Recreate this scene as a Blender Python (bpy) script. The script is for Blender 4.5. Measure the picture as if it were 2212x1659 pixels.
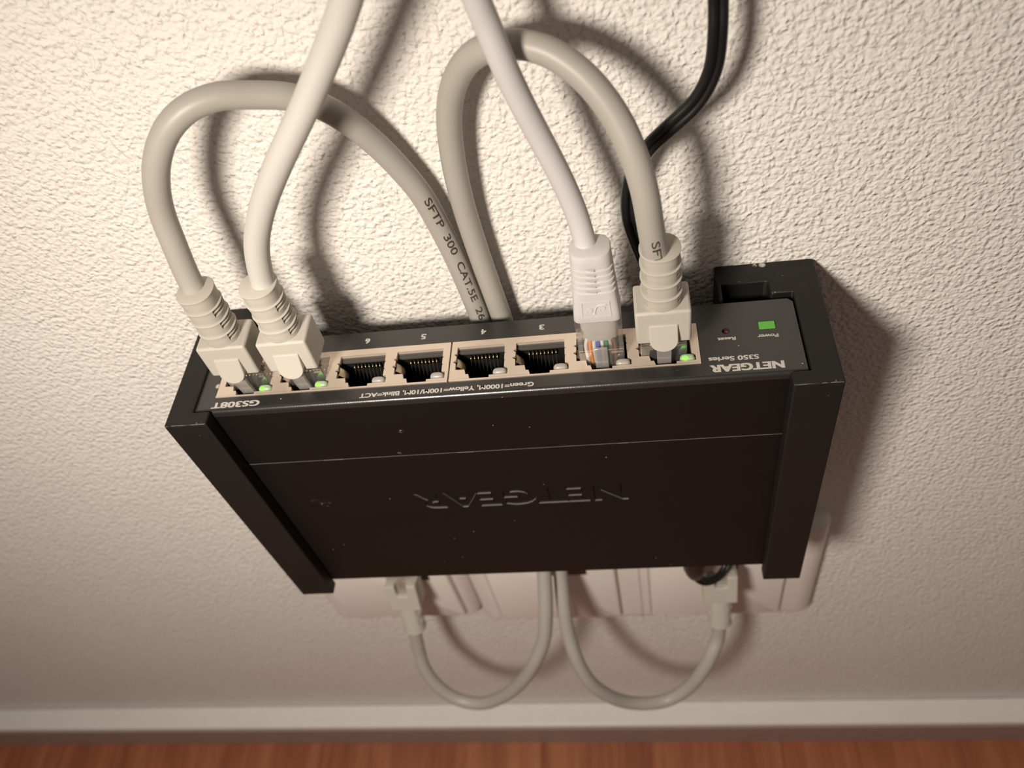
import bpy, bmesh, math, random
from mathutils import Vector, Matrix
from mathutils.geometry import tessellate_polygon

# ------------------------------------------------------------------ scene clearing
for o in list(bpy.data.objects):
    bpy.data.objects.remove(o, do_unlink=True)
SC = bpy.context.scene
COL = SC.collection
random.seed(7)
Z0 = 384.0            # the floor lies 384 mm under the port face of the switch


def V(x, d, z):
    """x to the right, d = distance from the wall, z above the port face, all in mm -> metres"""
    return Vector((x * .001, -d * .001, (z + Z0) * .001))


# ------------------------------------------------------------------ camera, world, light, exposure
cam_data = bpy.data.cameras.new('camera')
cam = bpy.data.objects.new('camera', cam_data)
COL.objects.link(cam)
RC = ((0.9861498618, 0.0404619380, -0.1608455210),
      (-0.0689366602, -0.7820548184, -0.6193851774),
      (-0.1508515393, 0.6218947601, -0.7684339402))
M = Matrix.Identity(4)
for i in range(3):
    M[i][0] = RC[0][i]
    M[i][1] = -RC[1][i]
    M[i][2] = -RC[2][i]
M.translation = V(118.198, 167.0, 163.110)
cam.matrix_world = M
cam_data.sensor_fit = 'HORIZONTAL'
cam_data.sensor_width = 36.0
cam_data.lens = 1807.866 / 2212 * 36.0
cam_data.clip_start = .01
cam_data.clip_end = 20
cam_data.dof.use_dof = True
cam_data.dof.focus_distance = .205
cam_data.dof.aperture_fstop = 15.0
SC.camera = cam

world = bpy.data.worlds.new('world')
SC.world = world
world.use_nodes = True
wb = world.node_tree.nodes['Background']
wb.inputs[0].default_value = (1.0, .85, .74, 1)
wb.inputs[1].default_value = .12

# the hand torch that lights the wall from the upper left
ld = bpy.data.lights.new('torch', 'SPOT')
ld.energy = 5.9
ld.color = (1.0, .893, .772)
ld.shadow_soft_size = .028
ld.spot_size = math.radians(145)
ld.spot_blend = 1.0
torch = bpy.data.objects.new('torch', ld)
COL.objects.link(torch)
torch.location = V(6, 248, 176)
torch.rotation_euler = (V(115, 0, -385) - V(6, 248, 176)).to_track_quat('-Z', 'Y').to_euler()

SC.view_settings.view_transform = 'Standard'
SC.view_settings.look = 'None'
SC.view_settings.exposure = 0.0
SC.view_settings.gamma = 1.0
SC.view_settings.use_curve_mapping = False
SC.cycles.max_bounces = 10
SC.cycles.transparent_max_bounces = 16


# ------------------------------------------------------------------ materials
def new_mat(name):
    m = bpy.data.materials.new(name)
    m.use_nodes = True
    nt = m.node_tree
    b = nt.nodes['Principled BSDF']
    return m, nt, b


def rgba(c):
    return (c[0], c[1], c[2], 1)


def N(nt, kind, **kw):
    n = nt.nodes.new(kind)
    for k, v in kw.items():
        setattr(n, k, v)
    return n


def mapping(nt, scale=1000.0):
    tc = N(nt, 'ShaderNodeTexCoord')
    mp = N(nt, 'ShaderNodeMapping')
    mp.inputs['Scale'].default_value = (scale, scale, scale)
    nt.links.new(tc.outputs['Object'], mp.inputs['Vector'])
    return mp.outputs[0]


def noise(nt, vec, scale, detail=2, rough=.5):
    n = N(nt, 'ShaderNodeTexNoise')
    n.inputs['Scale'].default_value = scale
    n.inputs['Detail'].default_value = detail
    n.inputs['Roughness'].default_value = rough
    nt.links.new(vec, n.inputs['Vector'])
    return n.outputs[0]


def ramp(nt, fac, stops):
    r = N(nt, 'ShaderNodeValToRGB')
    el = r.color_ramp.elements
    while len(el) < len(stops):
        el.new(.5)
    for e, (p, c) in zip(el, stops):
        e.position = p
        e.color = rgba(c) if len(c) == 3 else c
    nt.links.new(fac, r.inputs[0])
    return r.outputs[0]


def math_node(nt, op, a, b=None, c=None):
    n = N(nt, 'ShaderNodeMath', operation=op)
    for i, v in enumerate((a, b, c)):
        if v is None:
            continue
        if isinstance(v, (int, float)):
            n.inputs[i].default_value = v
        else:
            nt.links.new(v, n.inputs[i])
    return n.outputs[0]


def mix_col(nt, fac, a, b):
    n = N(nt, 'ShaderNodeMix', data_type='RGBA')
    for idx, v in ((0, fac), (6, a), (7, b)):
        if isinstance(v, (int, float)):
            n.inputs[idx].default_value = v
        elif isinstance(v, tuple):
            n.inputs[idx].default_value = rgba(v)
        else:
            nt.links.new(v, n.inputs[idx])
    return n.outputs[2]


def bump(nt, bsdf, height, dist, strength=1.0):
    b = N(nt, 'ShaderNodeBump')
    b.inputs['Distance'].default_value = dist
    b.inputs['Strength'].default_value = strength
    nt.links.new(height, b.inputs['Height'])
    nt.links.new(b.outputs[0], bsdf.inputs['Normal'])


def plain(name, col, rough=.5, spec=.5, metal=0.0, grain=0.0, tone=0.0, sss=0.0):
    m, nt, b = new_mat(name)
    b.inputs['Base Color'].default_value = rgba(col)
    b.inputs['Roughness'].default_value = rough
    b.inputs['Specular IOR Level'].default_value = spec
    b.inputs['Metallic'].default_value = metal
    vec = mapping(nt)
    if tone:
        n = noise(nt, vec, .12, 3)
        c = mix_col(nt, n, tuple(v * (1 - tone) for v in col), tuple(min(1, v * (1 + tone)) for v in col))
        nt.links.new(c, b.inputs['Base Color'])
    if grain:
        bump(nt, b, noise(nt, vec, 4.0, 2), grain * .001, .6)
    if sss:
        b.inputs['Subsurface Weight'].default_value = sss
        b.inputs['Subsurface Radius'].default_value = (.002, .0017, .0012)
        b.inputs['Subsurface Scale'].default_value = 1.0
    return m


def speckled(name, col, rough, spec, grain, specks=.9, dust=(.55, .52, .48), smudge=None):
    """black painted surfaces with stray dust specks and a fine grain"""
    m, nt, b = new_mat(name)
    vec = mapping(nt)
    vo = N(nt, 'ShaderNodeTexVoronoi')
    vo.inputs['Scale'].default_value = .42
    nt.links.new(vec, vo.inputs['Vector'])
    sep = N(nt, 'ShaderNodeSeparateColor')
    nt.links.new(vo.outputs['Color'], sep.inputs[0])
    near = math_node(nt, 'LESS_THAN', vo.outputs['Distance'], math_node(nt, 'MULTIPLY', sep.outputs[1], .075))
    rare = math_node(nt, 'GREATER_THAN', sep.outputs[0], specks)
    f = math_node(nt, 'MULTIPLY', near, rare)
    n = noise(nt, vec, .1, 3)
    base = mix_col(nt, n, tuple(v * .88 for v in col), tuple(v * 1.12 for v in col))
    c = mix_col(nt, f, base, dust)
    if smudge:
        for (sx, sd, sz, r, amt) in smudge:
            gm = N(nt, 'ShaderNodeVectorMath', operation='DISTANCE')
            nt.links.new(vec, gm.inputs[0])
            gm.inputs[1].default_value = (sx, -sd, sz)
            inside = math_node(nt, 'SUBTRACT', 1.0, math_node(nt, 'DIVIDE', gm.outputs['Value'], r))
            near_c = math_node(nt, 'MINIMUM', math_node(nt, 'MULTIPLY', math_node(nt, 'MAXIMUM', inside, 0.0), 2.5), 1.0)
            thr = math_node(nt, 'SUBTRACT', noise(nt, vec, 1.7, 4, .75), amt)
            flake = math_node(nt, 'MINIMUM', math_node(nt, 'MAXIMUM', math_node(nt, 'MULTIPLY', thr, 9.0), 0.0), .85)
            c = mix_col(nt, math_node(nt, 'MULTIPLY', near_c, flake), c, dust)
    nt.links.new(c, b.inputs['Base Color'])
    b.inputs['Roughness'].default_value = rough
    b.inputs['Specular IOR Level'].default_value = spec
    bump(nt, b, noise(nt, vec, 3.2, 2), grain * .001, .7)
    return m


def clear(name, tint, gloss=.10, rough=.06, haze=0.0):
    """clear moulded plastic: mostly see-through with a sharp sheen"""
    m, nt, b = new_mat(name)
    nt.nodes.remove(b)
    out = nt.nodes['Material Output']
    tr = N(nt, 'ShaderNodeBsdfTransparent')
    tr.inputs[0].default_value = rgba(tint)
    gl = N(nt, 'ShaderNodeBsdfGlossy')
    gl.inputs['Roughness'].default_value = rough
    gl.inputs[0].default_value = (.95, .95, .95, 1)
    fr = N(nt, 'ShaderNodeFresnel')
    fr.inputs[0].default_value = 1.55
    geo = N(nt, 'ShaderNodeNewGeometry')
    front = math_node(nt, 'SUBTRACT', 1.0, geo.outputs['Backfacing'])
    f = math_node(nt, 'MULTIPLY', math_node(nt, 'ADD', fr.outputs[0], gloss), front)
    mx = N(nt, 'ShaderNodeMixShader')
    nt.links.new(f, mx.inputs[0])
    nt.links.new(tr.outputs[0], mx.inputs[1])
    nt.links.new(gl.outputs[0], mx.inputs[2])
    df = N(nt, 'ShaderNodeBsdfDiffuse')
    df.inputs[0].default_value = (.62, .60, .575, 1)
    mh = N(nt, 'ShaderNodeMixShader')
    mh.inputs[0].default_value = haze
    nt.links.new(mx.outputs[0], mh.inputs[1])
    nt.links.new(df.outputs[0], mh.inputs[2])
    nt.links.new(mh.outputs[0], out.inputs[0])
    return m


def plaster():
    m, nt, b = new_mat('rough_plaster')
    vec = mapping(nt)
    # slightly warped domain so that the grains run into curls and ridges
    w = N(nt, 'ShaderNodeTexNoise')
    w.inputs['Scale'].default_value = .35
    w.inputs['Detail'].default_value = 2
    nt.links.new(vec, w.inputs['Vector'])
    sub = N(nt, 'ShaderNodeVectorMath', operation='SUBTRACT')
    nt.links.new(w.outputs['Color'], sub.inputs[0])
    sub.inputs[1].default_value = (.5, .5, .5)
    sc = N(nt, 'ShaderNodeVectorMath', operation='SCALE')
    nt.links.new(sub.outputs[0], sc.inputs[0])
    sc.inputs['Scale'].default_value = 1.3
    ad = N(nt, 'ShaderNodeVectorMath', operation='ADD')
    nt.links.new(vec, ad.inputs[0])
    nt.links.new(sc.outputs[0], ad.inputs[1])
    v = ad.outputs[0]
    vo = N(nt, 'ShaderNodeTexVoronoi', feature='SMOOTH_F1')
    vo.inputs['Scale'].default_value = .80
    vo.inputs['Smoothness'].default_value = .8
    vo.inputs['Randomness'].default_value = 1.0
    nt.links.new(v, vo.inputs['Vector'])
    lump = math_node(nt, 'SUBTRACT', .9, vo.outputs['Distance'])
    n1 = noise(nt, v, .60, 1, .4)
    n2 = noise(nt, v, 1.2, 1, .4)
    crease = math_node(nt, 'ABSOLUTE', math_node(nt, 'SUBTRACT', noise(nt, v, .75, 1), .5))
    crease = math_node(nt, 'MINIMUM', math_node(nt, 'MULTIPLY', crease, 7.0), 1.0)
    h = math_node(nt, 'MULTIPLY', lump, .8)
    h = math_node(nt, 'ADD', h, math_node(nt, 'MULTIPLY', n1, .9))
    h = math_node(nt, 'ADD', h, math_node(nt, 'MULTIPLY', n2, .13))
    h = math_node(nt, 'ADD', h, math_node(nt, 'MULTIPLY', crease, .05))
    bump(nt, b, h, .00078, 1.0)
    c = mix_col(nt, noise(nt, vec, .02, 3), (.77, .735, .69), (.83, .80, .755))
    nt.links.new(c, b.inputs['Base Color'])
    b.inputs['Roughness'].default_value = .85
    b.inputs['Specular IOR Level'].default_value = .25
    return m


def wood():
    m, nt, b = new_mat('red_brown_wood')
    tc = N(nt, 'ShaderNodeTexCoord')
    info = N(nt, 'ShaderNodeObjectInfo')
    off = N(nt, 'ShaderNodeVectorMath', operation='SCALE')
    comb = N(nt, 'ShaderNodeCombineXYZ')
    nt.links.new(info.outputs['Random'], comb.inputs[0])
    nt.links.new(info.outputs['Random'], comb.inputs[1])
    nt.links.new(comb.outputs[0], off.inputs[0])
    off.inputs['Scale'].default_value = 3.0
    ad = N(nt, 'ShaderNodeVectorMath', operation='ADD')
    nt.links.new(tc.outputs['Object'], ad.inputs[0])
    nt.links.new(off.outputs[0], ad.inputs[1])
    mp = N(nt, 'ShaderNodeMapping')
    mp.inputs['Scale'].default_value = (60, 5, 60)
    nt.links.new(ad.outputs[0], mp.inputs['Vector'])
    g = noise(nt, mp.outputs[0], 1.0, 5, .6)
    mp2 = N(nt, 'ShaderNodeMapping')
    mp2.inputs['Scale'].default_value = (420, 22, 420)
    nt.links.new(ad.outputs[0], mp2.inputs['Vector'])
    g2 = noise(nt, mp2.outputs[0], 1.0, 2)
    f = math_node(nt, 'ADD', math_node(nt, 'MULTIPLY', g, .75), math_node(nt, 'MULTIPLY', g2, .25))
    c = ramp(nt, f, [(.30, (.20, .062, .030)), (.50, (.36, .125, .062)), (.68, (.47, .19, .095))])
    nt.links.new(c, b.inputs['Base Color'])
    b.inputs['Roughness'].default_value = .42
    b.inputs['Specular IOR Level'].default_value = .3
    return m


MAT = {}
MAT['plaster'] = plaster()
MAT['wood'] = wood()
MAT['white_paint'] = plain('white_gloss_paint', (.78, .765, .735), .35, .4, tone=.04)
MAT['taupe'] = plain('taupe_shade_strip', (.36, .27, .235), .5, .3, tone=.08)
MAT['grey_jacket'] = plain('grey_cable_jacket', (.375, .354, .318), .42, .38, tone=.03)
MAT['pale_jacket'] = plain('pale_cable_jacket', (.54, .52, .485), .42, .38, tone=.03)
MAT['white_jacket'] = plain('white_cable_jacket', (.54, .525, .515), .42, .38, tone=.02)
MAT['boot'] = plain('grey_boot_rubber', (.455, .425, .375), .5, .32, tone=.03, grain=.012)
MAT['pale_boot'] = plain('pale_boot_rubber', (.52, .49, .435), .5, .32, tone=.03, grain=.012)
MAT['white_boot'] = plain('white_boot_rubber', (.56, .535, .525), .5, .32, tone=.02)
MAT['boot_slot'] = plain('boot_slot', (.30, .24, .19), .8, .1)
MAT['outlet_gap_shade'] = plain('outlet_gap_shade', (.42, .37, .33), .8, .1)
MAT['bezel'] = speckled('black_bezel_paint', (.0185, .018, .0172), .29, .8, .034, .80,
                        smudge=[(-74.4, 15.6, 101, .9, .28), (48.5, 21.4, 101, .7, .60), (-50.0, 22.4, 101, 3.0, .66)])
MAT['cover'] = speckled('black_cover_paint', (.0056, .0050, .0047), .5, .28, .05, .95,
                        smudge=[(-59.3, 24.5, 52.2, 2.6, .60), (-62.0, 24.5, 53.8, 1.5, .60), (-25.5, 24.5, 87, .9, .55), (-28.5, 24.5, 77, .8, .55)])
MAT['bracket'] = speckled('black_printed_plastic', (.0105, .0094, .0088), .55, .30, .06, .86,
                          smudge=[(-7.6, 1.0, 104.3, 1.0, .30), (-9.4, .8, 104.3, .8, .45), (-3.5, 5.0, 104.3, 1.0, .60), (1.5, 9.5, 104.3, 1.0, .60),
                                  (-6.2, 11.5, 104.3, .8, .56), (-14.0, 7.0, 104.3, .9, .58), (4.0, 41, 104.3, 1.0, .60)])
MAT['worn'] = plain('scuffed_black_edge', (.16, .145, .13), .6, .3)
MAT['print'] = plain('light_grey_print', (.50, .47, .43), .6, .3)
MAT['nickel'] = plain('nickel_plate', (.70, .595, .495), .40, .5, metal=.55, tone=.05)
MAT['socket'] = plain('black_socket_plastic', (.012, .0115, .011), .4, .4)
MAT['ledge'] = plain('lit_socket_ledge', (.075, .068, .064), .5, .4)  # black socket plastic greyed, its lit look put into the colour
MAT['gold'] = plain('gold_contact', (.85, .66, .36), .22, .5, metal=1.0)
MAT['pin_dark'] = plain('dark_pin', (.10, .09, .08), .4, .5, metal=.6)
MAT['brass'] = plain('brass_spring', (.60, .50, .36), .3, .5, metal=1.0)
MAT['clear'] = clear('clear_plug_plastic', (.93, .92, .90), .12, .05, .07)
MAT['smoke_clear'] = clear('smoky_latch_plastic', (.80, .77, .74), .12, .18, .24)
MAT['led_off'] = plain('milky_lens', (.36, .34, .31), .25, .5, sss=.3)
MAT['cord'] = plain('black_cord_rubber', (.009, .009, .0095), .36, .4)
MAT['outlet'] = plain('white_outlet_plastic', (.76, .715, .68), .32, .45, tone=.02)
MAT['outlet_label'] = plain('white_paper_label', (.86, .83, .80), .5, .3)
MAT['cover_edge'] = plain('glint_cover_edge', (.13, .122, .112), .4, .5)  # glint on letter walls and seam lip put into a paler colour
MAT['ink'] = plain('black_print_ink', (.065, .052, .045), .7, .2)
MAT['hole'] = plain('reset_button_red', (.20, .06, .045), .5, .3)
MAT['dark'] = plain('dark_gap', (.02, .019, .018), .8, .1)


def glow(name, col, strength, base):
    m, nt, b = new_mat(name)
    b.inputs['Base Color'].default_value = rgba(base)
    b.inputs['Emission Color'].default_value = rgba(col)
    b.inputs['Emission Strength'].default_value = strength
    b.inputs['Roughness'].default_value = .3
    return m


MAT['led_core'] = glow('green_led_light', (.10, .95, .012), 1.5, (.2, .8, .1))
MAT['led_lit'] = glow('green_lit_lens', (.10, .55, .03), .10, (.36, .42, .30))
MAT['power'] = glow('green_power_light', (.09, .40, .03), .14, (.085, .33, .045))
for nm, c in (('orange', (.74, .27, .05)), ('blue', (.05, .13, .55)), ('green', (.02, .25, .13)),
              ('brown', (.17, .085, .055)), ('white', (.72, .69, .66))):
    MAT['wire_' + nm] = plain(nm + '_wire', c, .4, .4)
MAT['wire_grey'] = plain('grey_wire', (.40, .37, .34), .4, .4)


# ------------------------------------------------------------------ object helpers
def root(name, label, cat, loc=(0, 0, 0), group=None):
    o = bpy.data.objects.new(name, None)
    COL.objects.link(o)
    o.empty_display_size = .01
    o.location = V(*loc)
    o['label'] = label
    o['category'] = cat
    if group:
        o['group'] = group
    return o


def world_loc(o):
    p = Vector((0, 0, 0))
    while o is not None:
        p = p + o.location
        o = o.parent
    return p


def link_mesh(name, me, parent=None, local=(0, 0, 0), label=None):
    o = bpy.data.objects.new(name, me)
    COL.objects.link(o)
    o.parent = parent
    o.location = Vector((local[0] * .001, -local[1] * .001, local[2] * .001))
    if label:
        o['label'] = label
    return o


def finish(name, bm, mats, parent=None, bevel=0.0, smooth=35, label=None, seg=2, origin=None, mm=None):
    """bm is in mm in the (x, d, z) frame; becomes one mesh in metres, relative to its parent"""
    if mm is not None:
        bmesh.ops.transform(bm, matrix=mm, verts=bm.verts)
    bmesh.ops.recalc_face_normals(bm, faces=bm.faces)
    base = world_loc(parent) if parent is not None else Vector((0, 0, 0))
    org = V(*origin) - base if origin is not None else Vector((0, 0, 0))
    for v in bm.verts:
        v.co = V(*v.co) - base - org
    for f in bm.faces:
        f.normal_flip()           # d points towards -y, so the frame is mirrored
    me = bpy.data.meshes.new(name)
    bm.to_mesh(me)
    bm.free()
    for m in (mats if isinstance(mats, (list, tuple)) else [mats]):
        me.materials.append(MAT[m] if isinstance(m, str) else m)
    if smooth:
        me.shade_smooth()
        me.set_sharp_from_angle(angle=math.radians(smooth))
    o = bpy.data.objects.new(name, me)
    COL.objects.link(o)
    o.parent = parent
    o.location = org
    if bevel:
        md = o.modifiers.new('bevel', 'BEVEL')
        md.width = bevel * .001
        md.segments = seg
        md.limit_method = 'ANGLE'
        md.angle_limit = math.radians(40)
        md.harden_normals = False
    if label:
        o['label'] = label
    return o


def box(bm, x0, x1, d0, d1, z0, z1, mat=0):
    vs = [bm.verts.new((x, d, z)) for x in (x0, x1) for d in (d0, d1) for z in (z0, z1)]
    idx = ((0, 1, 3, 2), (4, 6, 7, 5), (0, 4, 5, 1), (2, 3, 7, 6), (0, 2, 6, 4), (1, 5, 7, 3))
    fs = []
    for q in idx:
        f = bm.faces.new([vs[i] for i in q])
        f.material_index = mat
        fs.append(f)
    return fs


def prism(bm, poly, a0, a1, holes=(), axis='z', mat=0, caps=(True, True), side=None):
    """extrude a 2-d outline (with holes) from a0 to a1; the plane is (x,d) for axis z, (x,z) for axis d, (d,z) for axis x"""
    def P(p, a):
        if axis == 'z':
            return (p[0], p[1], a)
        if axis == 'd':
            return (p[0], a, p[1])
        return (a, p[0], p[1])
    loops = [list(poly)] + [list(h) for h in holes]
    side = mat if side is None else side
    lo, hi = [], []
    for lp in loops:
        lo.append([bm.verts.new(P(p, a0)) for p in lp])
        hi.append([bm.verts.new(P(p, a1)) for p in lp])
    for la, lb in zip(lo, hi):
        n = len(la)
        for i in range(n):
            f = bm.faces.new((la[i], la[(i + 1) % n], lb[(i + 1) % n], lb[i]))
            f.material_index = side
    if holes:
        tris = tessellate_polygon([[Vector((p[0], p[1], 0)) for p in lp] for lp in loops])
        fl = [v for l in lo for v in l]
        fh = [v for l in hi for v in l]
        for t in tris:
            for ok, vs in ((caps[0], fl), (caps[1], fh)):
                if ok:
                    try:
                        f = bm.faces.new([vs[i] for i in t])
                        f.material_index = mat
                    except ValueError:
                        pass
    else:
        for ok, vs in ((caps[0], lo[0]), (caps[1], hi[0])):
            if ok:
                f = bm.faces.new(vs)
                f.material_index = mat


def spline(pts, per=10):
    """centripetal-like Catmull-Rom through the points"""
    P = [Vector(p) for p in pts]
    P = [P[0] * 2 - P[1]] + P + [P[-1] * 2 - P[-2]]
    out = []
    for i in range(1, len(P) - 2):
        p0, p1, p2, p3 = P[i - 1], P[i], P[i + 1], P[i + 2]
        t0 = 0.0
        t1 = t0 + max(1e-4, (p1 - p0).length) ** .5
        t2 = t1 + max(1e-4, (p2 - p1).length) ** .5
        t3 = t2 + max(1e-4, (p3 - p2).length) ** .5
        for k in range(per):
            t = t1 + (t2 - t1) * k / per
            a1 = p0 * ((t1 - t) / (t1 - t0)) + p1 * ((t - t0) / (t1 - t0))
            a2 = p1 * ((t2 - t) / (t2 - t1)) + p2 * ((t - t1) / (t2 - t1))
            a3 = p2 * ((t3 - t) / (t3 - t2)) + p3 * ((t - t2) / (t3 - t2))
            b1 = a1 * ((t2 - t) / (t2 - t0)) + a2 * ((t - t0) / (t2 - t0))
            b2 = a2 * ((t3 - t) / (t3 - t1)) + a3 * ((t - t1) / (t3 - t1))
            out.append(b1 * ((t2 - t) / (t2 - t1)) + b2 * ((t - t1) / (t2 - t1)))
    out.append(P[-2].copy())
    # gentle smoothing of the sampled curve
    for _ in range(6):
        q = [out[0]]
        for i in range(1, len(out) - 1):
            q.append((out[i - 1] + out[i] * 2 + out[i + 1]) / 4)
        q.append(out[-1])
        out = q
    return out


def frames(path, up=Vector((0, 1, 0))):
    T, Nn = [], []
    n = len(path)
    for i in range(n):
        t = (path[min(n - 1, i + 1)] - path[max(0, i - 1)]).normalized()
        T.append(t)
    nv = (up - T[0] * up.dot(T[0])).normalized()
    for i in range(n):
        nv = (nv - T[i] * nv.dot(T[i]))
        nv.normalize()
        Nn.append(nv.copy())
    return T, Nn


def tube(bm, path, r, sides=20, mat=0, flat=1.0, up=Vector((0, 1, 0)), cap=True):
    T, Nn = frames(path, up)
    rings = []
    for i, p in enumerate(path):
        b = T[i].cross(Nn[i])
        rr = r(i / (len(path) - 1)) if callable(r) else r
        rings.append([bm.verts.new(p + (Nn[i] * (math.cos(a) * flat) + b * math.sin(a)) * rr)
                      for a in (2 * math.pi * k / sides for k in range(sides))])
    for a, b in zip(rings[:-1], rings[1:]):
        for k in range(sides):
            f = bm.faces.new((a[k], a[(k + 1) % sides], b[(k + 1) % sides], b[k]))
            f.material_index = mat
    if cap:
        bm.faces.new(rings[0])
        bm.faces.new(list(reversed(rings[-1])))


def grid_surface(bm, rings, closed=True, cap=True, mat=0):
    vr = [[bm.verts.new(p) for p in r] for r in rings]
    n = len(vr[0])
    for a, b in zip(vr[:-1], vr[1:]):
        for k in range(n if closed else n - 1):
            f = bm.faces.new((a[k], a[(k + 1) % n], b[(k + 1) % n], b[k]))
            f.material_index = mat
    if cap:
        bm.faces.new(vr[0]).material_index = mat
        bm.faces.new(vr[-1]).material_index = mat


# ------------------------------------------------------------------ lettering
def text_mesh(body, bold=0.0, spacing=1.0, shear=0.0):
    cu = bpy.data.curves.new('lettering', 'FONT')
    cu.body = body
    cu.size = 1.0
    cu.offset = bold
    cu.space_character = spacing
    cu.shear = shear
    cu.resolution_u = 4
    ob = bpy.data.objects.new('lettering', cu)
    COL.objects.link(ob)
    bpy.context.view_layer.update()
    dg = bpy.context.evaluated_depsgraph_get()
    me = bpy.data.meshes.new_from_object(ob.evaluated_get(dg))
    bpy.data.objects.remove(ob, do_unlink=True)
    bpy.data.curves.remove(cu)
    bm = bmesh.new()
    bm.from_mesh(me)
    bpy.data.meshes.remove(me)
    bmesh.ops.remove_doubles(bm, verts=bm.verts, dist=1e-5)
    xs = [v.co.x for v in bm.verts]
    ys = [v.co.y for v in bm.verts]
    return bm, (min(xs), max(xs), min(ys), max(ys))


def flat_print(name, body, parent, x_right, x_left, d_base, d_top, z, bold=.012, mat='print', label=None, spacing=1.0, lift=0):
    """print on the port face: it reads from right to left and its tops point away from the wall"""
    src, (ax, bx, ay, by) = text_mesh(body, .006, spacing)
    bm = bmesh.new()
    ax, bx, ay, by = ax - bold, bx + bold, ay - bold * .6, by + bold * .6
    # printed in a few slightly shifted passes, which makes the strokes heavier
    for k, (sx, sy) in enumerate(((-1, -.6), (1, -.6), (-1, .6), (1, .6), (0, 0))):
        vm = {}
        for v in src.verts:
            fx = (v.co.x + sx * bold - ax) / (bx - ax)
            fy = (v.co.y + sy * bold - ay) / (by - ay)
            vm[v] = bm.verts.new((x_right + (x_left - x_right) * fx, d_base + (d_top - d_base) * fy, z + .004 * k))
        for f in src.faces:
            bm.faces.new([vm[v] for v in f.verts])
    src.free()
    return finish(name, bm, mat, parent, smooth=0, label=label)


def outlines(body, bold, box2d):
    """outer and inner outlines of a word, fitted to a box (x_right, x_left, z_base, z_top)"""
    bm, (ax, bx, ay, by) = text_mesh(body, bold)
    xr, xl, zb, zt = box2d
    used = set()
    loops = []
    bnd = {}
    for e in bm.edges:
        if len(e.link_faces) == 1:
            for v in e.verts:
                bnd.setdefault(v, []).append(e)
    for v0 in bnd:
        if v0 in used:
            continue
        loop = [v0]
        used.add(v0)
        cur = v0
        while True:
            nxt = None
            for e in bnd[cur]:
                w = e.other_vert(cur)
                if w not in used:
                    nxt = w
                    break
            if nxt is None:
                break
            used.add(nxt)
            loop.append(nxt)
            cur = nxt
        loops.append([(xr + (xl - xr) * (v.co.x - ax) / (bx - ax), zb + (zt - zb) * (v.co.y - ay) / (by - ay)) for v in loop])
    bm.free()
    # inner loops lie inside another loop

    def inside(p, lp):
        c = False
        j = len(lp) - 1
        for i in range(len(lp)):
            if (lp[i][1] > p[1]) != (lp[j][1] > p[1]) and \
                    p[0] < (lp[j][0] - lp[i][0]) * (p[1] - lp[i][1]) / (lp[j][1] - lp[i][1]) + lp[i][0]:
                c = not c
            j = i
        return c
    outer, inner = [], []
    for lp in loops:
        (inner if any(inside(lp[0], q) for q in loops if q is not lp) else outer).append(lp)
    return outer, inner


def wrapped_print(name, body, path, s0, length, height, r, facing, parent, mat='ink', bold=.0, shift=0.0, label=None):
    """ink lettering wrapped round a cable, reading along its path"""
    bm, (ax, bx, ay, by) = text_mesh(body, bold)
    sc = length / (bx - ax)
    for _ in range(3):
        long_e = [e for e in bm.edges if e.calc_length() * max(sc, height / (by - ay)) > .45]
        if not long_e:
            break
        bmesh.ops.subdivide_edges(bm, edges=long_e, cuts=1)
        bmesh.ops.triangulate(bm, faces=bm.faces)
    S = [0.0]
    for a, b in zip(path[:-1], path[1:]):
        S.append(S[-1] + (b - a).length)
    T, _n = frames(path)

    def at(s):
        i = 0
        lo, hi = 0, len(S) - 1
        while hi - lo > 1:
            m = (lo + hi) // 2
            if S[m] <= s:
                lo = m
            else:
                hi = m
        f = (s - S[lo]) / max(1e-6, S[hi] - S[lo])
        return path[lo].lerp(path[hi], f), T[lo].lerp(T[hi], f).normalized()
    for v in bm.verts:
        s = s0 + (v.co.x - ax) * sc
        p, t = at(s)
        n = facing - p
        n = (n - t * n.dot(t)).normalized()
        # (x, d, z) is a mirrored frame, hence the order of the cross product
        u = t.cross(n)
        a = ((v.co.y - ay) / (by - ay) * height - height / 2 + shift) / r
        v.co = p + (n * math.cos(a) + u * math.sin(a)) * (r + .02)
    return finish(name, bm, mat, parent, smooth=0, label=label)


CAMP = Vector((118.2, 167.0, 163.1))

# ================================================================== THE SETTING
bm = bmesh.new()
box(bm, -900, 1100, -60, 0, -384, 900)
o = finish('wall_back', bm, 'plaster', smooth=0)
o['kind'] = 'structure'
o['label'] = 'warm white wall with rough grainy plaster'

bm = bmesh.new()
box(bm, -900, 1100, 0, 900, -430, -392)
floor = finish('floor', bm, 'dark', smooth=0)
floor['kind'] = 'structure'
floor['label'] = 'reddish brown wooden plank floor'
PW = 145.0
x = 332.0 - PW * 9
while x < 1000:
    bm = bmesh.new()
    box(bm, x + .12, x + PW - .12, 1, 900, -392, -384)
    finish('plank', bm, 'wood', floor, bevel=.25, smooth=0)
    x += PW

bm = bmesh.new()
box(bm, -900, 1100, 0, 14, -384, -354.5)
o = finish('baseboard_back', bm, 'white_paint', bevel=1.2, smooth=40)
o['kind'] = 'structure'
o['label'] = 'narrow white painted baseboard along the foot of the wall'
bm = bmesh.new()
box(bm, -900, 1100, 14, 15.2, -384, -357)  # added strip; its colour stands for the baseboard front in shade
o = finish('front_shade_1', bm, 'taupe', bevel=.3, smooth=0)
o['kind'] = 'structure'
o['label'] = 'taupe strip added for the shaded front of the white baseboard'


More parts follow.
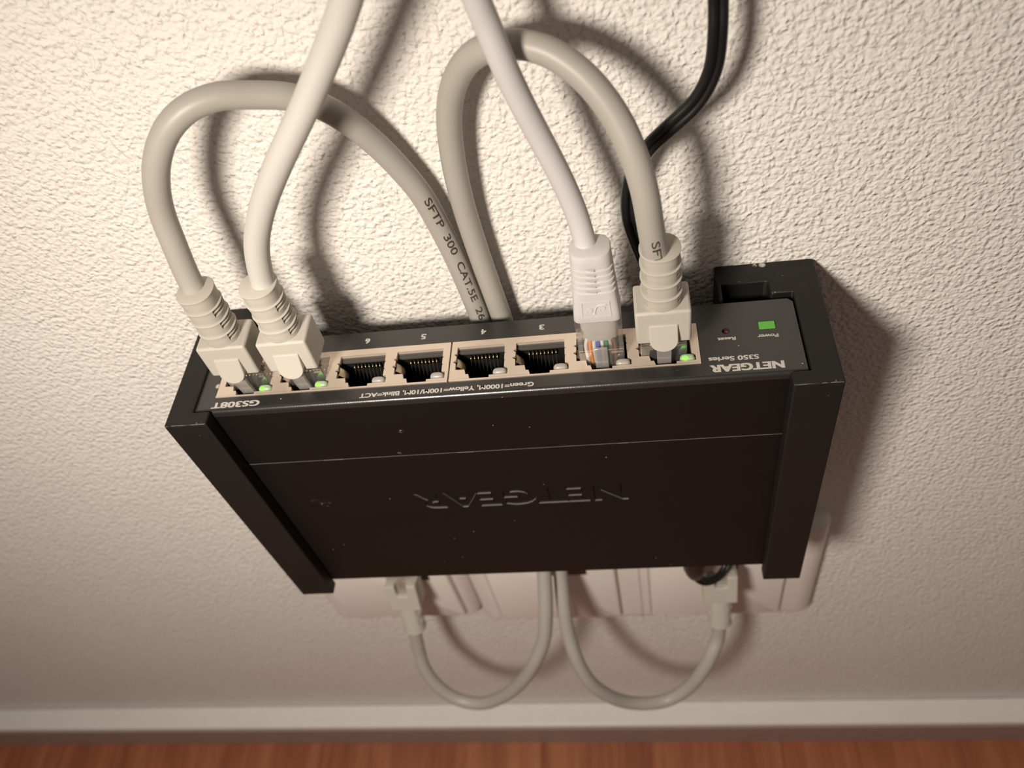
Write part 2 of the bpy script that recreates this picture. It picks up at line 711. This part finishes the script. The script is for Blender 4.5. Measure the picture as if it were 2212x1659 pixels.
# ================================================================== WALL OUTLETS
def rounded(x0, x1, z0, z1, r, n=6):
    pts = []
    for cx, cz, a0 in ((x1 - r, z1 - r, 0), (x0 + r, z1 - r, 90), (x0 + r, z0 + r, 180), (x1 - r, z0 + r, 270)):
        for k in range(n + 1):
            a = math.radians(a0 + 90 * k / n)
            pts.append((cx + r * math.cos(a), cz + r * math.sin(a)))
    return pts


def pillow(bm, x0, x1, z0, z1, r, prof):
    """rounded-rectangle frame whose edge rolls over: prof = [(inset, d), ...]"""
    rings = []
    for ins, d in prof:
        rings.append([(px, d, pz) for px, pz in rounded(x0 + ins, x1 - ins, z0 + ins, z1 - ins, max(.5, r - ins))])
    grid_surface(bm, rings)


def outlet(label, x0, x1, z0, z1, inserts, seam_shades=()):
    t = root('wall_outlet', label, 'wall outlet', ((x0 + x1) / 2, 0, z0))
    bm = bmesh.new()
    pillow(bm, x0, x1, z0, z1, 6.0, [(0, 0), (0, 1.6), (.35, 2.8), (1.3, 4.6), (2.8, 6.0), (5.0, 6.9), (8.0, 7.2)])
    finish('frame', bm, 'outlet', t, smooth=50)
    for sx in seam_shades:
        bm = bmesh.new()
        box(bm, sx - .25, sx + .25, 3.0, 7.26, z0 + 1.5, z1 - 1.5)
        finish('seam_shade', bm, 'outlet_gap_shade', t, smooth=0)  # only soft shade between the two modules, drawn as a darker strip
    for (a, b, cx, lx0, lx1) in inserts:
        bm = bmesh.new()
        pillow(bm, a - .8, b + .8, z0 + 8.0, z1 - 8, 1.6, [(0, 6.5), (0, 7.3)])
        finish('insert_gap_shade', bm, 'outlet_gap_shade', t, smooth=0)
        bm = bmesh.new()
        pillow(bm, a, b, z0 + 8.8, z1 - 8.8, 1.4, [(0, 6.5), (0, 8.2), (.3, 8.7), (1.0, 9.0)])
        ins = finish('insert', bm, 'outlet', t, smooth=40)
        bm = bmesh.new()
        box(bm, lx0, lx1, 8.9, 9.5, -157, -147)
        finish('paper_label', bm, 'outlet_label', ins, smooth=0)
        # shade of the slanted plug recess, drawn as a flat dark patch
        bm = bmesh.new()
        box(bm, cx - 7.6, cx + 8.6, 8.6, 9.06, -163, -146)
        finish('jack_recess_shade', bm, 'socket', ins, smooth=0)
    return t


outlet('single white wall outlet behind the left end of the black switch', -35, 36.5, -210.5, -127,
       [(-27, 30.5, 14, 20, 27)])
outlet('wide double white wall outlet behind the right half of the black switch', 36.8, 187.5, -217, -131.5,
       [(47, 102.5, 82, 66, 97), (116.5, 172.5, 144, 127, 159)], seam_shades=(112.2,))

# ================================================================== THE SWITCH
SW = root('network_switch', 'black eight-port network switch held by its ends against the wall', 'network switch', (79, 13, -101))
D0, D1 = 13.05, 37.5
PORTS = {8: 13.2, 7: 29.0, 6: 44.85, 5: 60.75, 4: 77.35, 3: 93.15, 2: 109.0, 1: 124.9}

# front bezel: port face with its windows, rolled edge and the first strip of the cover
bm = bmesh.new()
face = [(0.6, D0), (157.0, D0), (158.2, D0 + 1.2), (158.2, 36.4), (0, 36.4), (0, D0 + .6)]
win = [(4.75, 19.05), (4.75, 32.75), (133.6, 32.75), (133.6, 19.05)]
rst = [(140.5 + 1.0 * math.cos(a), 22.7 + 1.0 * math.sin(a)) for a in (2 * math.pi * k / 20 for k in range(20))]
pwr = [(148.55, 20.3), (148.55, 23.05), (152.85, 23.05), (152.85, 20.3)]
prism(bm, face, -1.6, 0, holes=[win, rst, pwr])
edge = [(36.4, 0)]
for k in range(1, 9):
    a = math.radians(90 - 90 * k / 8)
    edge.append((36.4 + 1.1 * math.cos(a), -1.1 + 1.1 * math.sin(a)))
edge += [(37.5, -2.2), (36.7, -2.2), (36.4, -1.6)]
prism(bm, edge, 0, 158.2, axis='x')
box(bm, 0, 158.2, 36.7, 37.5, -25.35, -2.2, mat=1)
box(bm, 0, 158.2, D0, D0 + .8, -25.35, -1.6)
finish('front_bezel', bm, ['bezel', 'cover'], SW, smooth=40)

# main case behind it and the cover plate with the sunk lettering
bm = bmesh.new()
box(bm, .3, 157.9, D0 + .3, 36.9, -25.9, -100.6)
box(bm, .3, 157.9, 33.2, 36.6, -1.7, -25.6)
box(bm, 0.3, 4.6, D0 + .8, 36.0, -25.6, -1.7)
box(bm, 133.9, 157.9, D0 + .8, 36.0, -25.6, -4.0)
box(bm, .3, 157.9, D0 + .8, 20.4, -25.6, -4.0)
finish('case', bm, 'cover', SW, smooth=0)

outer, inner = outlines('NETGEAR', .028, (112.5, 48.4, -46.2, -55.3))
bm = bmesh.new()
rect = [(0, -25.65), (158.2, -25.65), (158.2, -101), (0, -101)]
prism(bm, rect, 36.9, 37.5, holes=outer, axis='d', caps=(False, True), side=1)
for lp in inner:
    prism(bm, lp, 36.9, 37.5, axis='d', side=1)
box(bm, 0, 158.2, 36.6, 36.95, -101, -25.65)
cover = finish('cover', bm, ['cover', 'cover_edge'], SW, smooth=0, label='black painted metal cover with large lettering pressed into it')
for (a, b, zz) in ((27.5, 33.5, -25.5), (66.5, 71.5, -25.5), (111, 114, -25.5)):
    bm = bmesh.new()
    box(bm, a, b, 37.2, 37.56, zz - .14, zz + .1)
    finish('cover_tab', bm, 'worn', SW, smooth=0)

# nickel shrouds, one for each bank of four ports


def opening(xc):
    return [(xc + a, d) for a, d in
            ((-6.35, 21.35), (6.35, 21.25), (6.4, 24.0), (6.85, 24.15), (6.42, 24.6), (6.45, 26.5), (6.9, 26.7), (6.5, 27.1),
             (6.52, 29.15), (7.45, 29.2), (7.45, 31.45), (2.65, 31.5), (2.6, 32.3), (-2.45, 32.3), (-2.85, 30.8),
             (-3.6, 30.8), (-3.95, 29.15), (-6.4, 29.1), (-6.45, 27.0), (-7.25, 26.4), (-6.45, 25.8), (-6.4, 24.5),
             (-7.1, 23.9), (-6.38, 23.4))]


for (xa, xb, ps) in ((5.0, 69.05, (8, 7, 6, 5)), (69.45, 133.45, (4, 3, 2, 1))):
    bm = bmesh.new()
    prism(bm, [(xa, 19.3), (xb, 19.3), (xb, 32.62), (xa, 32.62)], -1.0, .15, holes=[opening(PORTS[p]) for p in ps])
    # folded lip along the outer edge
    box(bm, xa, xb, 32.42, 32.72, -6, .32)
    finish('port_shroud', bm, 'nickel', SW, smooth=30)

# the eight jacks: socket, ledge, contacts, spring, LED lens
cav = [(-6.3, 21.5), (6.35, 21.45), (6.45, 29.15), (3.45, 29.25), (3.4, 31.3), (2.55, 31.4), (2.5, 32.2), (-2.4, 32.2),
       (-2.8, 30.75), (-3.55, 30.75), (-3.9, 29.1), (-6.35, 29.05)]


def jack(num, xc, lit, proto):
    if proto is None:
        bm = bmesh.new()
        prism(bm, [(-7.6, 20.6), (7.9, 20.6), (7.9, 33.0), (-7.6, 33.0)], -3.0, -1.25, holes=[cav])
        prism(bm, cav, -13.0, -1.3, caps=(True, False))
        j = finish('port_jack', bm, 'socket', SW, smooth=0, origin=(79, 13, -101))
        bm = bmesh.new()
        box(bm, -6.3, 6.35, 21.3, 22.35, -1.9, -1.15)
        box(bm, -6.3, 6.35, 21.3, 21.75, -1.15, -.75)
        finish('ledge', bm, 'ledge', j, smooth=0)
        bm = bmesh.new()
        for k in range(8):
            cx = -3.35 + 1.02 * k
            tube(bm, [Vector((cx, 21.9, -5.0)), Vector((cx, 21.75, -3.6)), Vector((cx, 21.9, -2.95)), Vector((cx, 22.3, -2.8)),
                      Vector((cx, 22.75, -3.25))], .15, 6)
            tube(bm, [Vector((cx, 22.75, -3.25)), Vector((cx, 25.0, -7.6)), Vector((cx, 27.4, -12.0))], .07, 5, mat=1)
        c = finish('contact_pins', bm, ['gold', 'pin_dark'], j, smooth=60)
        c['kind'] = 'stuff'
        bm = bmesh.new()
        rings = []
        for k in range(9):
            t = k / 8
            z = -.7 - 6.0 * t
            bulge = 1.7 * math.sin(math.pi * min(1, t * 1.15))
            rings.append([(-6.35 + bulge, 24.6 + .5 * t, z), (-6.2 + bulge * 1.1, 26.0, z), (-6.35 + bulge, 27.3 - .4 * t, z)])
        grid_surface(bm, rings, closed=False, cap=False)
        finish('spring_tab', bm, 'brass', j, smooth=60)
        bm = bmesh.new()
        rings = []
        for k in range(7):
            a = math.pi / 2 * k / 6
            rr = math.cos(a)
            rings.append([(5.35 + 1.85 * (rr * .55 + .45 * (1 if k < 6 else .2)) * math.copysign(abs(math.cos(b)) ** .7, math.cos(b)),
                           30.35 + 1.05 * (rr * .6 + .4 * (1 if k < 6 else .2)) * math.copysign(abs(math.sin(b)) ** .7, math.sin(b)),
                           -.6 + 1.15 * math.sin(a)) for b in (2 * math.pi * q / 20 for q in range(20))])
        rings.insert(0, [(p[0], p[1], -2.2) for p in rings[0]])
        grid_surface(bm, rings)
        finish('led_lens', bm, 'led_off', j, smooth=60)
        j.location = j.location + Vector((xc * .001, 0, 0))
    else:
        j = proto.copy()
        COL.objects.link(j)
        j.location = proto.location + Vector(((xc - PORTS[8]) * .001, 0, 0))
        for ch in proto.children:
            if ch.name.startswith('led_core'):
                continue
            c = ch.copy()
            COL.objects.link(c)
            c.parent = j
    return j


J = {}
J[8] = jack(8, PORTS[8], True, None)
for p in (7, 6, 5, 4, 3, 2, 1):
    J[p] = jack(p, PORTS[p], p in (1, 7, 8), J[8])
core_me = None
for p in (8, 7, 1):
    j = J[p]
    lens = [c for c in j.children if c.name.startswith('led_lens')][0]
    lens.material_slots[0].link = 'OBJECT'
    lens.material_slots[0].material = MAT['led_lit']
    lens['label'] = 'lens glowing green'
    if core_me is None:
        bm = bmesh.new()
        bmesh.ops.create_icosphere(bm, subdivisions=2, radius=1.0)
        for v in bm.verts:
            v.co = Vector((v.co.x * .85, v.co.y * .62, v.co.z * .42))
        for v in bm.verts:
            v.co = Vector((4.85 + v.co.x, 30.75 + v.co.y, .28 + v.co.z))
        core = finish('led_core', bm, 'led_core', None, smooth=60)
        core_me = core.data
        core_me.transform(Matrix.Translation(-V(79, 13, -101)))
        core.parent = j
    else:
        core = bpy.data.objects.new('led_core', core_me)
        COL.objects.link(core)
        core.parent = j

# power light, reset button
bm = bmesh.new()
box(bm, 148.7, 152.7, 20.45, 22.9, -1.6, .12)
finish('power_light', bm, 'power', SW, bevel=.12, smooth=0, label='lit green power light')
bm = bmesh.new()
bmesh.ops.create_cone(bm, cap_ends=True, segments=20, radius1=.95, radius2=.95, depth=.6)
bmesh.ops.translate(bm, verts=bm.verts, vec=(140.5, 22.7, -1.3))
finish('reset_button', bm, 'hole', SW, smooth=0, label='dull red button sunk in a small hole')

# printing on the port face
flat_print('printed_model', 'GS308T', SW, 18.2, 4.5, 34.35, 36.3, .01, .030)
flat_print('printed_name', 'NETGEAR', SW, 153.0, 135.4, 33.5, 35.85, .01, .045)
flat_print('printed_series', 'S350 Series', SW, 147.4, 135.3, 31.0, 32.45, .01, .03)
flat_print('printed_legend', 'Green=1000M, Yellow=100M/10M, Blink=ACT', SW, 91.8, 45.9, 34.5, 36.15, .01, .026)
flat_print('printed_word', 'Power', SW, 153.0, 147.95, 24.7, 25.85, .01, .028)
flat_print('printed_word', 'Reset', SW, 142.65, 138.2, 24.75, 25.8, .01, .028)
for p in (6, 5, 4, 3):
    xc = PORTS[p] + .3
    flat_print('printed_number', str(p), SW, xc + .72, xc - .72, 15.35, 17.2, .01, .028)


# ================================================================== BRACKETS
def bracket(label, mirror):
    def X(v):
        return 158.9 - v if mirror else v
    t = root('wall_bracket', label, 'bracket', (X(160), 0, -103.4))
    poly = [(140, 0), (164.9, 0), (165.7, .8), (165.7, 42.0), (153.9, 42.0), (153.9, 37.75), (158.75, 37.75), (158.75, 11.4),
            (153.2, 11.4), (153.0, 7.6), (152.4, 7.0), (141.0, 7.0), (141.0, 12.7), (140, 12.7)]
    bm = bmesh.new()
    prism(bm, [(X(a), d) for a, d in poly], -103.4, .9)
    # worn front top edge
    o = finish('frame', bm, 'bracket', t, bevel=.45, smooth=35)
    bm = bmesh.new()
    xa, xb = sorted((X(140.5), X(153.5)))
    box(bm, xa, xb, 6.5, 12.4, -13, -10)
    finish('pocket_floor', bm, 'bracket', t, smooth=0)
    bm = bmesh.new()
    xa, xb = sorted((X(154.2), X(165.3)))
    tube(bm, [Vector((xa + (xb - xa) * k / 10, 41.82 + random.uniform(-.03, .03), .72 + random.uniform(-.04, .03))) for k in range(11)], .1, 6)
    finish('worn_edge', bm, 'worn', t, smooth=60, label='scuffed grey edge')
    return t


bracket('black plastic bracket beside the lit green power light', False)
bracket('black plastic bracket under the leftmost grey cable plug', True)


# ================================================================== PLUGS
def plug_matrix(x, d, z, up=True, tilt=0.0):
    """plug frame: local x, w (towards the room), u (out along the cable) -> (x, d, z)"""
    s = 1 if up else -1
    m = Matrix(((1, 0, 0, x), (0, 1, 0, d), (0, 0, s, z), (0, 0, 0, 1)))
    return m @ Matrix.Rotation(math.radians(tilt), 4, 'X')


def oval(hx, hd, n, e=2.0):
    out = []
    for k in range(n):
        a = 2 * math.pi * k / n
        out.append((hx * math.copysign(abs(math.cos(a)) ** (2 / e), math.cos(a)),
                    hd * math.copysign(abs(math.sin(a)) ** (2 / e), math.sin(a)), a))
    return out


def neck_rings(u0, bands, pitch, slot_d, n=96):
    """stacked shallow cups, each flaring to a soft lip; the two sides carry deep slots"""
    rings = []
    for b in range(bands):
        a0 = u0 + b * pitch
        hx0, hd0 = 4.62 - .07 * b, 4.66 - .05 * b
        for fu, fl, slot in ((0, -.20, 0), (.12, -.12, 0), (.40, .0, 0), (.46, .03, 1), (.60, .06, 1), (.66, .08, 0), (.70, .09, 0),
                             (.76, .12, 1), (.88, .19, 1), (.94, .26, 0), (.97, .22, 0), (1.0, .0, 0)):
            ring = []
            for (x, w, a) in oval(hx0 + fl, hd0 + fl, n, 2.3):
                if slot and abs(math.sin(a)) < .70 and b < bands - 1:
                    x *= 1 - slot_d / hx0
                ring.append((x, w, a0 + pitch * fu))
            rings.append(ring)
    return rings


def grey_plug(parent, M, mat, upper=True):
    """moulded grey plug: block, ribbed neck, thumb tongue, clear plug and latch"""
    bm = bmesh.new()
    u0, u1 = (7.4, 18.2) if upper else (0.0, 14.5)
    w0, w1 = -5.3, 4.7
    box(bm, -6.6, 6.6, w0, w1, u0, u1)
    if not upper:
        bm.free()
        bm = bmesh.new()
        prism(bm, [(-6.6, 0), (-2.4, 0), (-2.4, 5.2), (-1.6, 6.0), (1.9, 6.0), (2.6, 5.2), (2.6, 0), (6.6, 0), (6.6, 14.5), (-6.6, 14.5)],
              1.5, w1, axis='d')
        box(bm, -6.6, 6.6, w0, 1.55, 0, 14.5)
    finish('plug_boot', bm, mat, parent, bevel=.7, smooth=40, mm=M, seg=3)
    bm = bmesh.new()
    if upper:
        grid_surface(bm, neck_rings(18.0, 4, 4.12, 1.5))
    else:
        grid_surface(bm, neck_rings(14.3, 3, 5.2, 1.4))
    finish('ribbed_neck', bm, mat, parent, smooth=32, mm=M)
    bm = bmesh.new()
    box(bm, -5.0, 5.0, -3.7, 3.7, u0 - 9.5, u1 - 3)      # the shell inside the jack stays clear of the boot
    bm.free()
    if upper:
        # rounded thumb tongue that covers the latch
        bm = bmesh.new()
        out = [(-3.4, 14.0), (3.4, 14.0), (3.4, 9.6)]
        for k in range(1, 12):
            a = math.radians(0 - 180 * k / 12)
            out.append((3.4 * math.cos(a), 9.6 + 3.0 * math.sin(a)))
        out.append((-3.4, 9.6))
        lo = [bm.verts.new((x, 4.4, u)) for x, u in out]
        hi = [bm.verts.new((x, 5.0 + (14.0 - u) * .27, u)) for x, u in out]
        n = len(out)
        for i in range(n):
            bm.faces.new((lo[i], lo[(i + 1) % n], hi[(i + 1) % n], hi[i]))
        bm.faces.new(lo)
        bm.faces.new(hi)
        finish('latch_tongue', bm, mat, parent, bevel=.8, smooth=40, mm=M, seg=4)
        bm = bmesh.new()
        box(bm, -5.75, 5.75, -4.3, 2.15, -9.5, 7.6)
        finish('plug_body', bm, 'clear', parent, bevel=.25, smooth=30, mm=M, label='clear plastic plug body')
        bm = bmesh.new()
        prism(bm, [(2.4, -7), (3.2, -7), (5.0, 3.5), (5.0, 10.0), (4.2, 10.0), (4.0, 4.0)], -1.75, 1.75, axis='x')
        finish('latch', bm, 'smoke_clear', parent, bevel=.15, smooth=30, mm=M, label='smoky clear latch')
    else:
        bm = bmesh.new()
        box(bm, -5.6, 5.6, -4.2, 2.6, -5.5, 4.5)
        finish('plug_body', bm, 'clear', parent, bevel=.25, smooth=30, mm=M, label='clear plastic plug body')
        bm = bmesh.new()
        prism(bm, [(2.0, 5.5), (2.6, 5.5), (3.8, -3), (3.2, -3)], -1.6, 1.6, axis='x')
        finish('latch', bm, 'clear', parent, smooth=0, mm=M, label='clear latch')


def cable(name, label, mat, r, pts, parent_loc, group=None, per=10):
    t = root(name, label, 'cable', parent_loc, group)
    path = spline(pts, per)
    bm = bmesh.new()
    tube(bm, path, r, 24)
    finish('jacket', bm, mat, t, smooth=60)
    return t, path


# ---- A: port 8, loops left, runs down behind the switch to the left outlet
ptsA = [(13.6, 27, 14), (13.5, 26.8, 26), (13.0, 25.4, 36), (13.8, 23.8, 47.2), (14.8, 23.0, 54.9), (17.4, 23.0, 62.4), (20.9, 22.5, 68.9),
        (25.4, 21.0, 74.1), (30.7, 19.0, 77.0), (36.8, 16.5, 77.4), (42.9, 14.0, 75.3), (49.1, 12.0, 72.8), (54.4, 10.0, 68.6),
        (58.6, 8.5, 63.1), (62.5, 7.0, 55.7), (66.1, 6.0, 47.3), (69.0, 5.5, 39.0), (71.0, 5.0, 28.0), (72.7, 5.0, 16.6),
        (73.9, 5.0, 4.4), (75.0, 5.5, -7.4), (76.0, 6.0, -40), (76.4, 6.5, -80), (76.6, 11.0, -113), (76.4, 22.0, -134.9),
        (75.1, 31.0, -150.0), (72.8, 36.5, -162.9), (67.1, 41.0, -176.9), (59.2, 43.0, -193.5), (48.5, 44.0, -209.2),
        (36.0, 43.6, -220.0), (24.6, 41.5, -219.5), (16.4, 37.5, -211.0), (12.8, 33.0, -201.5), (12.2, 29.5, -194.5),
        (12.6, 26.5, -186.0), (13.4, 22.5, -172.0), (14.0, 19, -160)]
A, pathA = cable('patch_cable', 'grey cable looping left from the leftmost plug to the left wall outlet', 'grey_jacket', 2.9, ptsA, (13, 27, 20))
grey_plug(A, plug_matrix(13.9, 26.9, 0), 'boot')
grey_plug(A, plug_matrix(14.2, 15.0, -148.5, False, -18), 'boot', False)

# ---- D: port 1, loops left, runs down behind the switch to the right outlet
ptsD = [(124.4, 26.8, 14), (124.1, 27.2, 26), (123.3, 28.4, 36), (122.6, 29.0, 44), (121.9, 29.0, 51.5), (120.2, 27.5, 59.6),
        (117.2, 24.5, 67.0), (112.0, 21.0, 74.0), (105.7, 18.0, 78.4), (99.9, 16.0, 79.8), (92.5, 13.5, 78.4), (87.5, 11.0, 74.3),
        (83.6, 9.0, 68.2), (80.9, 7.5, 60.5), (79.2, 6.5, 49.5), (78.6, 6.0, 37.9), (78.7, 5.5, 28.2), (79.5, 5.5, 14.6),
        (80.6, 5.6, 0.2), (81.3, 6.0, -9), (82.3, 6.0, -40), (82.6, 6.5, -85), (82.2, 10.5, -122), (81.6, 18.0, -143.5), (81.6, 26.0, -155.5),
        (82.1, 32.5, -167.6), (84.3, 39.0, -178.9), (88.3, 44.0, -191.0), (94.6, 46.0, -202.4), (102.3, 46.0, -212.4),
        (111.5, 45.0, -218.0), (121.0, 43.0, -219.5), (129.5, 40.5, -212.5), (136.0, 37.5, -200.0), (140.4, 33.0, -191.0),
        (143.0, 28.5, -186.5), (143.8, 24.0, -174), (144.0, 20.0, -162)]
Dc, pathD = cable('patch_cable', 'grey cable arching left from the plug beside the power light to the right outlet', 'grey_jacket', 2.9, ptsD, (124, 27, 20))
grey_plug(Dc, plug_matrix(124.6, 26.9, 0), 'boot')
grey_plug(Dc, plug_matrix(144.0, 15.5, -149.0, False, -18), 'boot', False)

# ---- B: port 7, rises out of the picture
ptsB = [(30.0, 27, 14), (30.5, 26.8, 26), (31.3, 26.2, 35), (34.2, 26.0, 45.5), (39.8, 26.2, 55.6), (46.4, 27.0, 64.6), (52.4, 27.0, 71.9),
        (58.0, 26.3, 78.4), (62.8, 25.7, 84.4), (66.9, 25.2, 89.6), (72.3, 25.2, 97.1), (77.5, 26.0, 106), (82.0, 26.5, 118),
        (85.5, 25.5, 135), (87, 22, 160), (88, 15, 205), (88, 8, 270), (88, 5, 420), (88, 4, 640)]
B, pathB = cable('patch_cable', 'pale grey cable rising out of view from the second plug beside the leftmost one', 'pale_jacket', 2.9, ptsB, (30, 27, 20))
grey_plug(B, plug_matrix(30.0, 26.9, 0), 'pale_boot')

# ---- C: the white cable in port 2, its plug only half pushed home
ptsC = [(109.0, 26, 17), (109.0, 25.8, 28), (108.3, 24.6, 35), (107.0, 23.0, 43.0), (104.6, 22.3, 52.8), (101.6, 22.2, 62.9),
        (98.9, 22.6, 72.5), (96.9, 22.9, 81.0), (95.5, 22.6, 88.0), (94.6, 22.8, 92.4), (93.9, 23.4, 99.5), (93.9, 25.0, 108),
        (94.5, 26, 122), (96.5, 24, 150), (100, 17, 200), (104, 8, 270), (105, 5, 420), (105, 4, 640)]
Cc, pathC = cable('patch_cable', 'white cable rising out of view, its clear plug showing coloured wires', 'white_jacket', 2.55, ptsC, (109, 26, 20))
MC = plug_matrix(109.2, 26.0, 0)
bm = bmesh.new()
rings = []
NSEG = 96


def white_ring(u, shrink=0.0, front_pit=0.0):
    f = min(1.0, max(0.0, (u - 15) / 10.0))
    g = min(1.0, max(0.0, (u - 24) / 11.0))
    hx = 5.75 * (1 - f) + 5.15 * f - .45 * g
    hd = 4.25 * (1 - f) + 4.2 * f - .1 * g
    e = 7.0 * (1 - f) + 4.6 * f - 1.8 * g
    ring = []
    for (x, w, a) in oval(hx, hd, NSEG, e):
        k = 1 - shrink / 5.0
        if shrink and abs(x) < .5 and w > 0:
            k = 1 - shrink * .3 / 5.0
        ring.append((x * k, w * k, u))
    return ring


rings.append(white_ring(14.9, .5))
rings.append(white_ring(15.1, .12))
for u in (15.4, 18, 21, 24.2):
    rings.append(white_ring(u))
for k in range(5):
    u = 24.6 + k * 1.72
    rings += [white_ring(u), white_ring(u + .12, .38), white_ring(u + .62, .38), white_ring(u + .95, .0), white_ring(u + 1.55, 0)]
rings += [white_ring(33.6), white_ring(35.3), white_ring(35.8, .2), white_ring(35.95, .6)]
grid_surface(bm, rings)
finish('plug_boot', bm, 'white_boot', Cc, smooth=38, mm=MC)
for k in range(5):
    bm = bmesh.new()
    u = 24.6 + k * 1.72 + .35
    box(bm, .42, .78, 3.0, 4.02 - .012 * k, u - .22, u + .18)
    finish('boot_hole', bm, 'boot_slot', Cc, smooth=0, mm=MC)
# raised maker's emblem in a sunk rectangle on the boot
bm = bmesh.new()
fw = 4.26
prism(bm, [(-3.55, 17.0), (3.55, 17.0), (3.35, 22.2), (-3.35, 22.2)], fw - .3, fw + .04,
      holes=[[(-3.25, 17.3), (3.25, 17.3), (3.08, 21.95), (-3.08, 21.95)]], axis='d')
finish('emblem_border', bm, 'white_boot', Cc, smooth=0, mm=MC)
for body, xr, xl, b0, b1 in (('e', 2.3, .75, 20.6, 18.9), ('e', -.75, -2.3, 20.2, 18.5)):
    bm, (ax, bx, ay, by) = text_mesh(body, .0, 1.0, .35)
    for v in bm.verts:
        v.co = (xr + (xl - xr) * (v.co.x - ax) / (bx - ax), fw - .02, b0 + (b1 - b0) * (1 - (by - v.co.y) / (by - ay)))
    r_ = bmesh.ops.extrude_face_region(bm, geom=list(bm.faces))
    for v in [g for g in r_['geom'] if isinstance(g, bmesh.types.BMVert)]:
        v.co.y += .12
    finish('emblem', bm, 'white_boot', Cc, smooth=0, mm=MC)
bm = bmesh.new()
tube(bm, [Vector((2.4, fw, 21.0)), Vector((1.2, fw, 21.1)), Vector((.35, fw, 20.7)), Vector((-.1, fw, 19.6)), Vector((-.3, fw, 18.3)), Vector((-.8, fw, 18.0))], .16, 6)
finish('emblem', bm, 'white_boot', Cc, smooth=60, mm=MC)
# clear shell, jacket end and the eight coloured wires in it
bm = bmesh.new()
box(bm, -5.7, 5.7, -4.2, 3.4, -6, 15.6)
finish('plug_body', bm, 'clear', Cc, bevel=.25, smooth=30, mm=MC, label='clear plastic plug body')
bm = bmesh.new()
rings = []
for u, hx, hd in ((6.3, 4.3, 2.6), (6.8, 4.6, 2.8), (11, 4.6, 2.9), (15.5, 4.6, 3.0)):
    rings.append([(x, w - .2, u) for x, w, a in oval(hx, hd, 40, 3.0)])
grid_surface(bm, rings)
finish('jacket_end', bm, 'white_jacket', Cc, smooth=40, mm=MC)
for i, c in enumerate(('white', 'orange', 'white', 'blue', 'white', 'green', 'grey', 'brown')):
    x0 = -3.75 + i * 1.04
    bm = bmesh.new()
    tube(bm, spline([(x0 * .8, 1.6, 7.6), (x0 * .96, 2.2, 6.0), (x0 * 1.0, 2.4, 4.0), (x0 * .94, 2.1, 0.0), (x0 * .92, 1.9, -4.0)], 5), .5, 10)
    finish('wire', bm, 'wire_' + c, Cc, smooth=60, mm=MC, label=c + ' wire')
for sx in (-1, 1):
    for k in range(3):
        bm = bmesh.new()
        box(bm, sx * 5.05 - .55, sx * 5.05 + .55, 1.4, 3.1, 3.4 + k * 3.0, 4.4 + k * 3.0)
        finish('shell_rib', bm, 'clear', Cc, smooth=0, mm=MC)
bm = bmesh.new()
prism(bm, [(3.2, -6), (4.0, -6), (5.6, 2.0), (5.6, 6.8), (5.0, 7.0), (4.7, 2.2)], -1.65, 1.65, axis='x')
finish('latch', bm, MAT['smoke_clear'], Cc, bevel=.15, smooth=30, mm=MC, label='smoky clear latch')

# ---- printing along the grey cables
S, best = 0.0, (1e9, 0)
target = Vector((69.2, 5.5, 38.6))
for a, b in zip(pathA[:-1], pathA[1:]):
    d = (a - target).length
    if d < best[0] and S > 60:
        best = (d, S)
    S += (b - a).length
wrapped_print('printed_ink', 'SFTP  300  CAT.5E  26', pathA, best[1], 43.5, 2.0, 2.9, CAMP, A, bold=.016, shift=.5)
rev = list(reversed(pathD))
S, best = 0.0, (1e9, 0)
target = Vector((123.1, 28.6, 38.6))
for a, b in zip(rev[:-1], rev[1:]):
    d = (a - target).length
    if d < best[0]:
        best = (d, S)
    S += (b - a).length
wrapped_print('printed_ink', 'SFTP', rev, best[1] - 1.9, 9.6, 1.9, 2.9, CAMP, Dc, bold=.012, shift=.45)

# ================================================================== POWER CORD
ptsK = [(136, 3, 640), (136, 3, 420), (136, 6, 270), (136.0, 12, 200), (136.0, 16, 140), (136.2, 15.5, 110), (136.5, 15, 95.1), (137.0, 14.3, 87.4), (137.3, 14.3, 82.2), (137.3, 15, 77.3), (136.6, 15, 68.8),
        (133.5, 15.0, 62.0), (128.0, 14.6, 56.4), (123.5, 12.8, 50.6), (120.4, 10.8, 44.0), (118.7, 9.0, 35.4), (118.5, 8.0, 27.5),
        (119.5, 7.0, 20.5), (121.3, 6.5, 12.8), (124, 6.2, 0), (132, 6.2, -25), (137.5, 6.2, -60), (137.5, 6.5, -90),
        (139.8, 7.2, -103.5), (145.5, 9.0, -113), (148.4, 10.0, -124), (149.0, 13.0, -133), (146.6, 17.5, -141), (142.6, 21.8, -143), (138.4, 24.4, -141), (135.2, 25, -137), (133.8, 25, -131)]
K = root('power_cord', 'thin black twin power cord running down the wall behind the right grey cable', 'power cord', (137, 14, 80))
pathK = spline(ptsK, 10)
for s in (-1, 1):
    T, Nn = frames(pathK)
    off = []
    for i, p in enumerate(pathK):
        side = T[i].cross(Vector((.25, 1, .15)).normalized())
        side.normalize()
        off.append(p + side * .92 * s)
    bm = bmesh.new()
    tube(bm, off, 1.08, 14)
    finish('wire_sheath', bm, 'cord', K, smooth=60)
bm = bmesh.new()
prof = [(-101.2, 2.7), (-101.4, 4.6), (-116, 4.75), (-123, 4.7), (-127, 4.3), (-130.5, 3.5), (-133, 2.7), (-134, 1.6)]
rings = [[(133.6 + r * math.cos(a), 25 + r * math.sin(a), z) for a in (2 * math.pi * k / 28 for k in range(28))] for z, r in prof]
grid_surface(bm, rings)
finish('barrel_plug', bm, 'cord', K, smooth=50, label='black barrel plug')
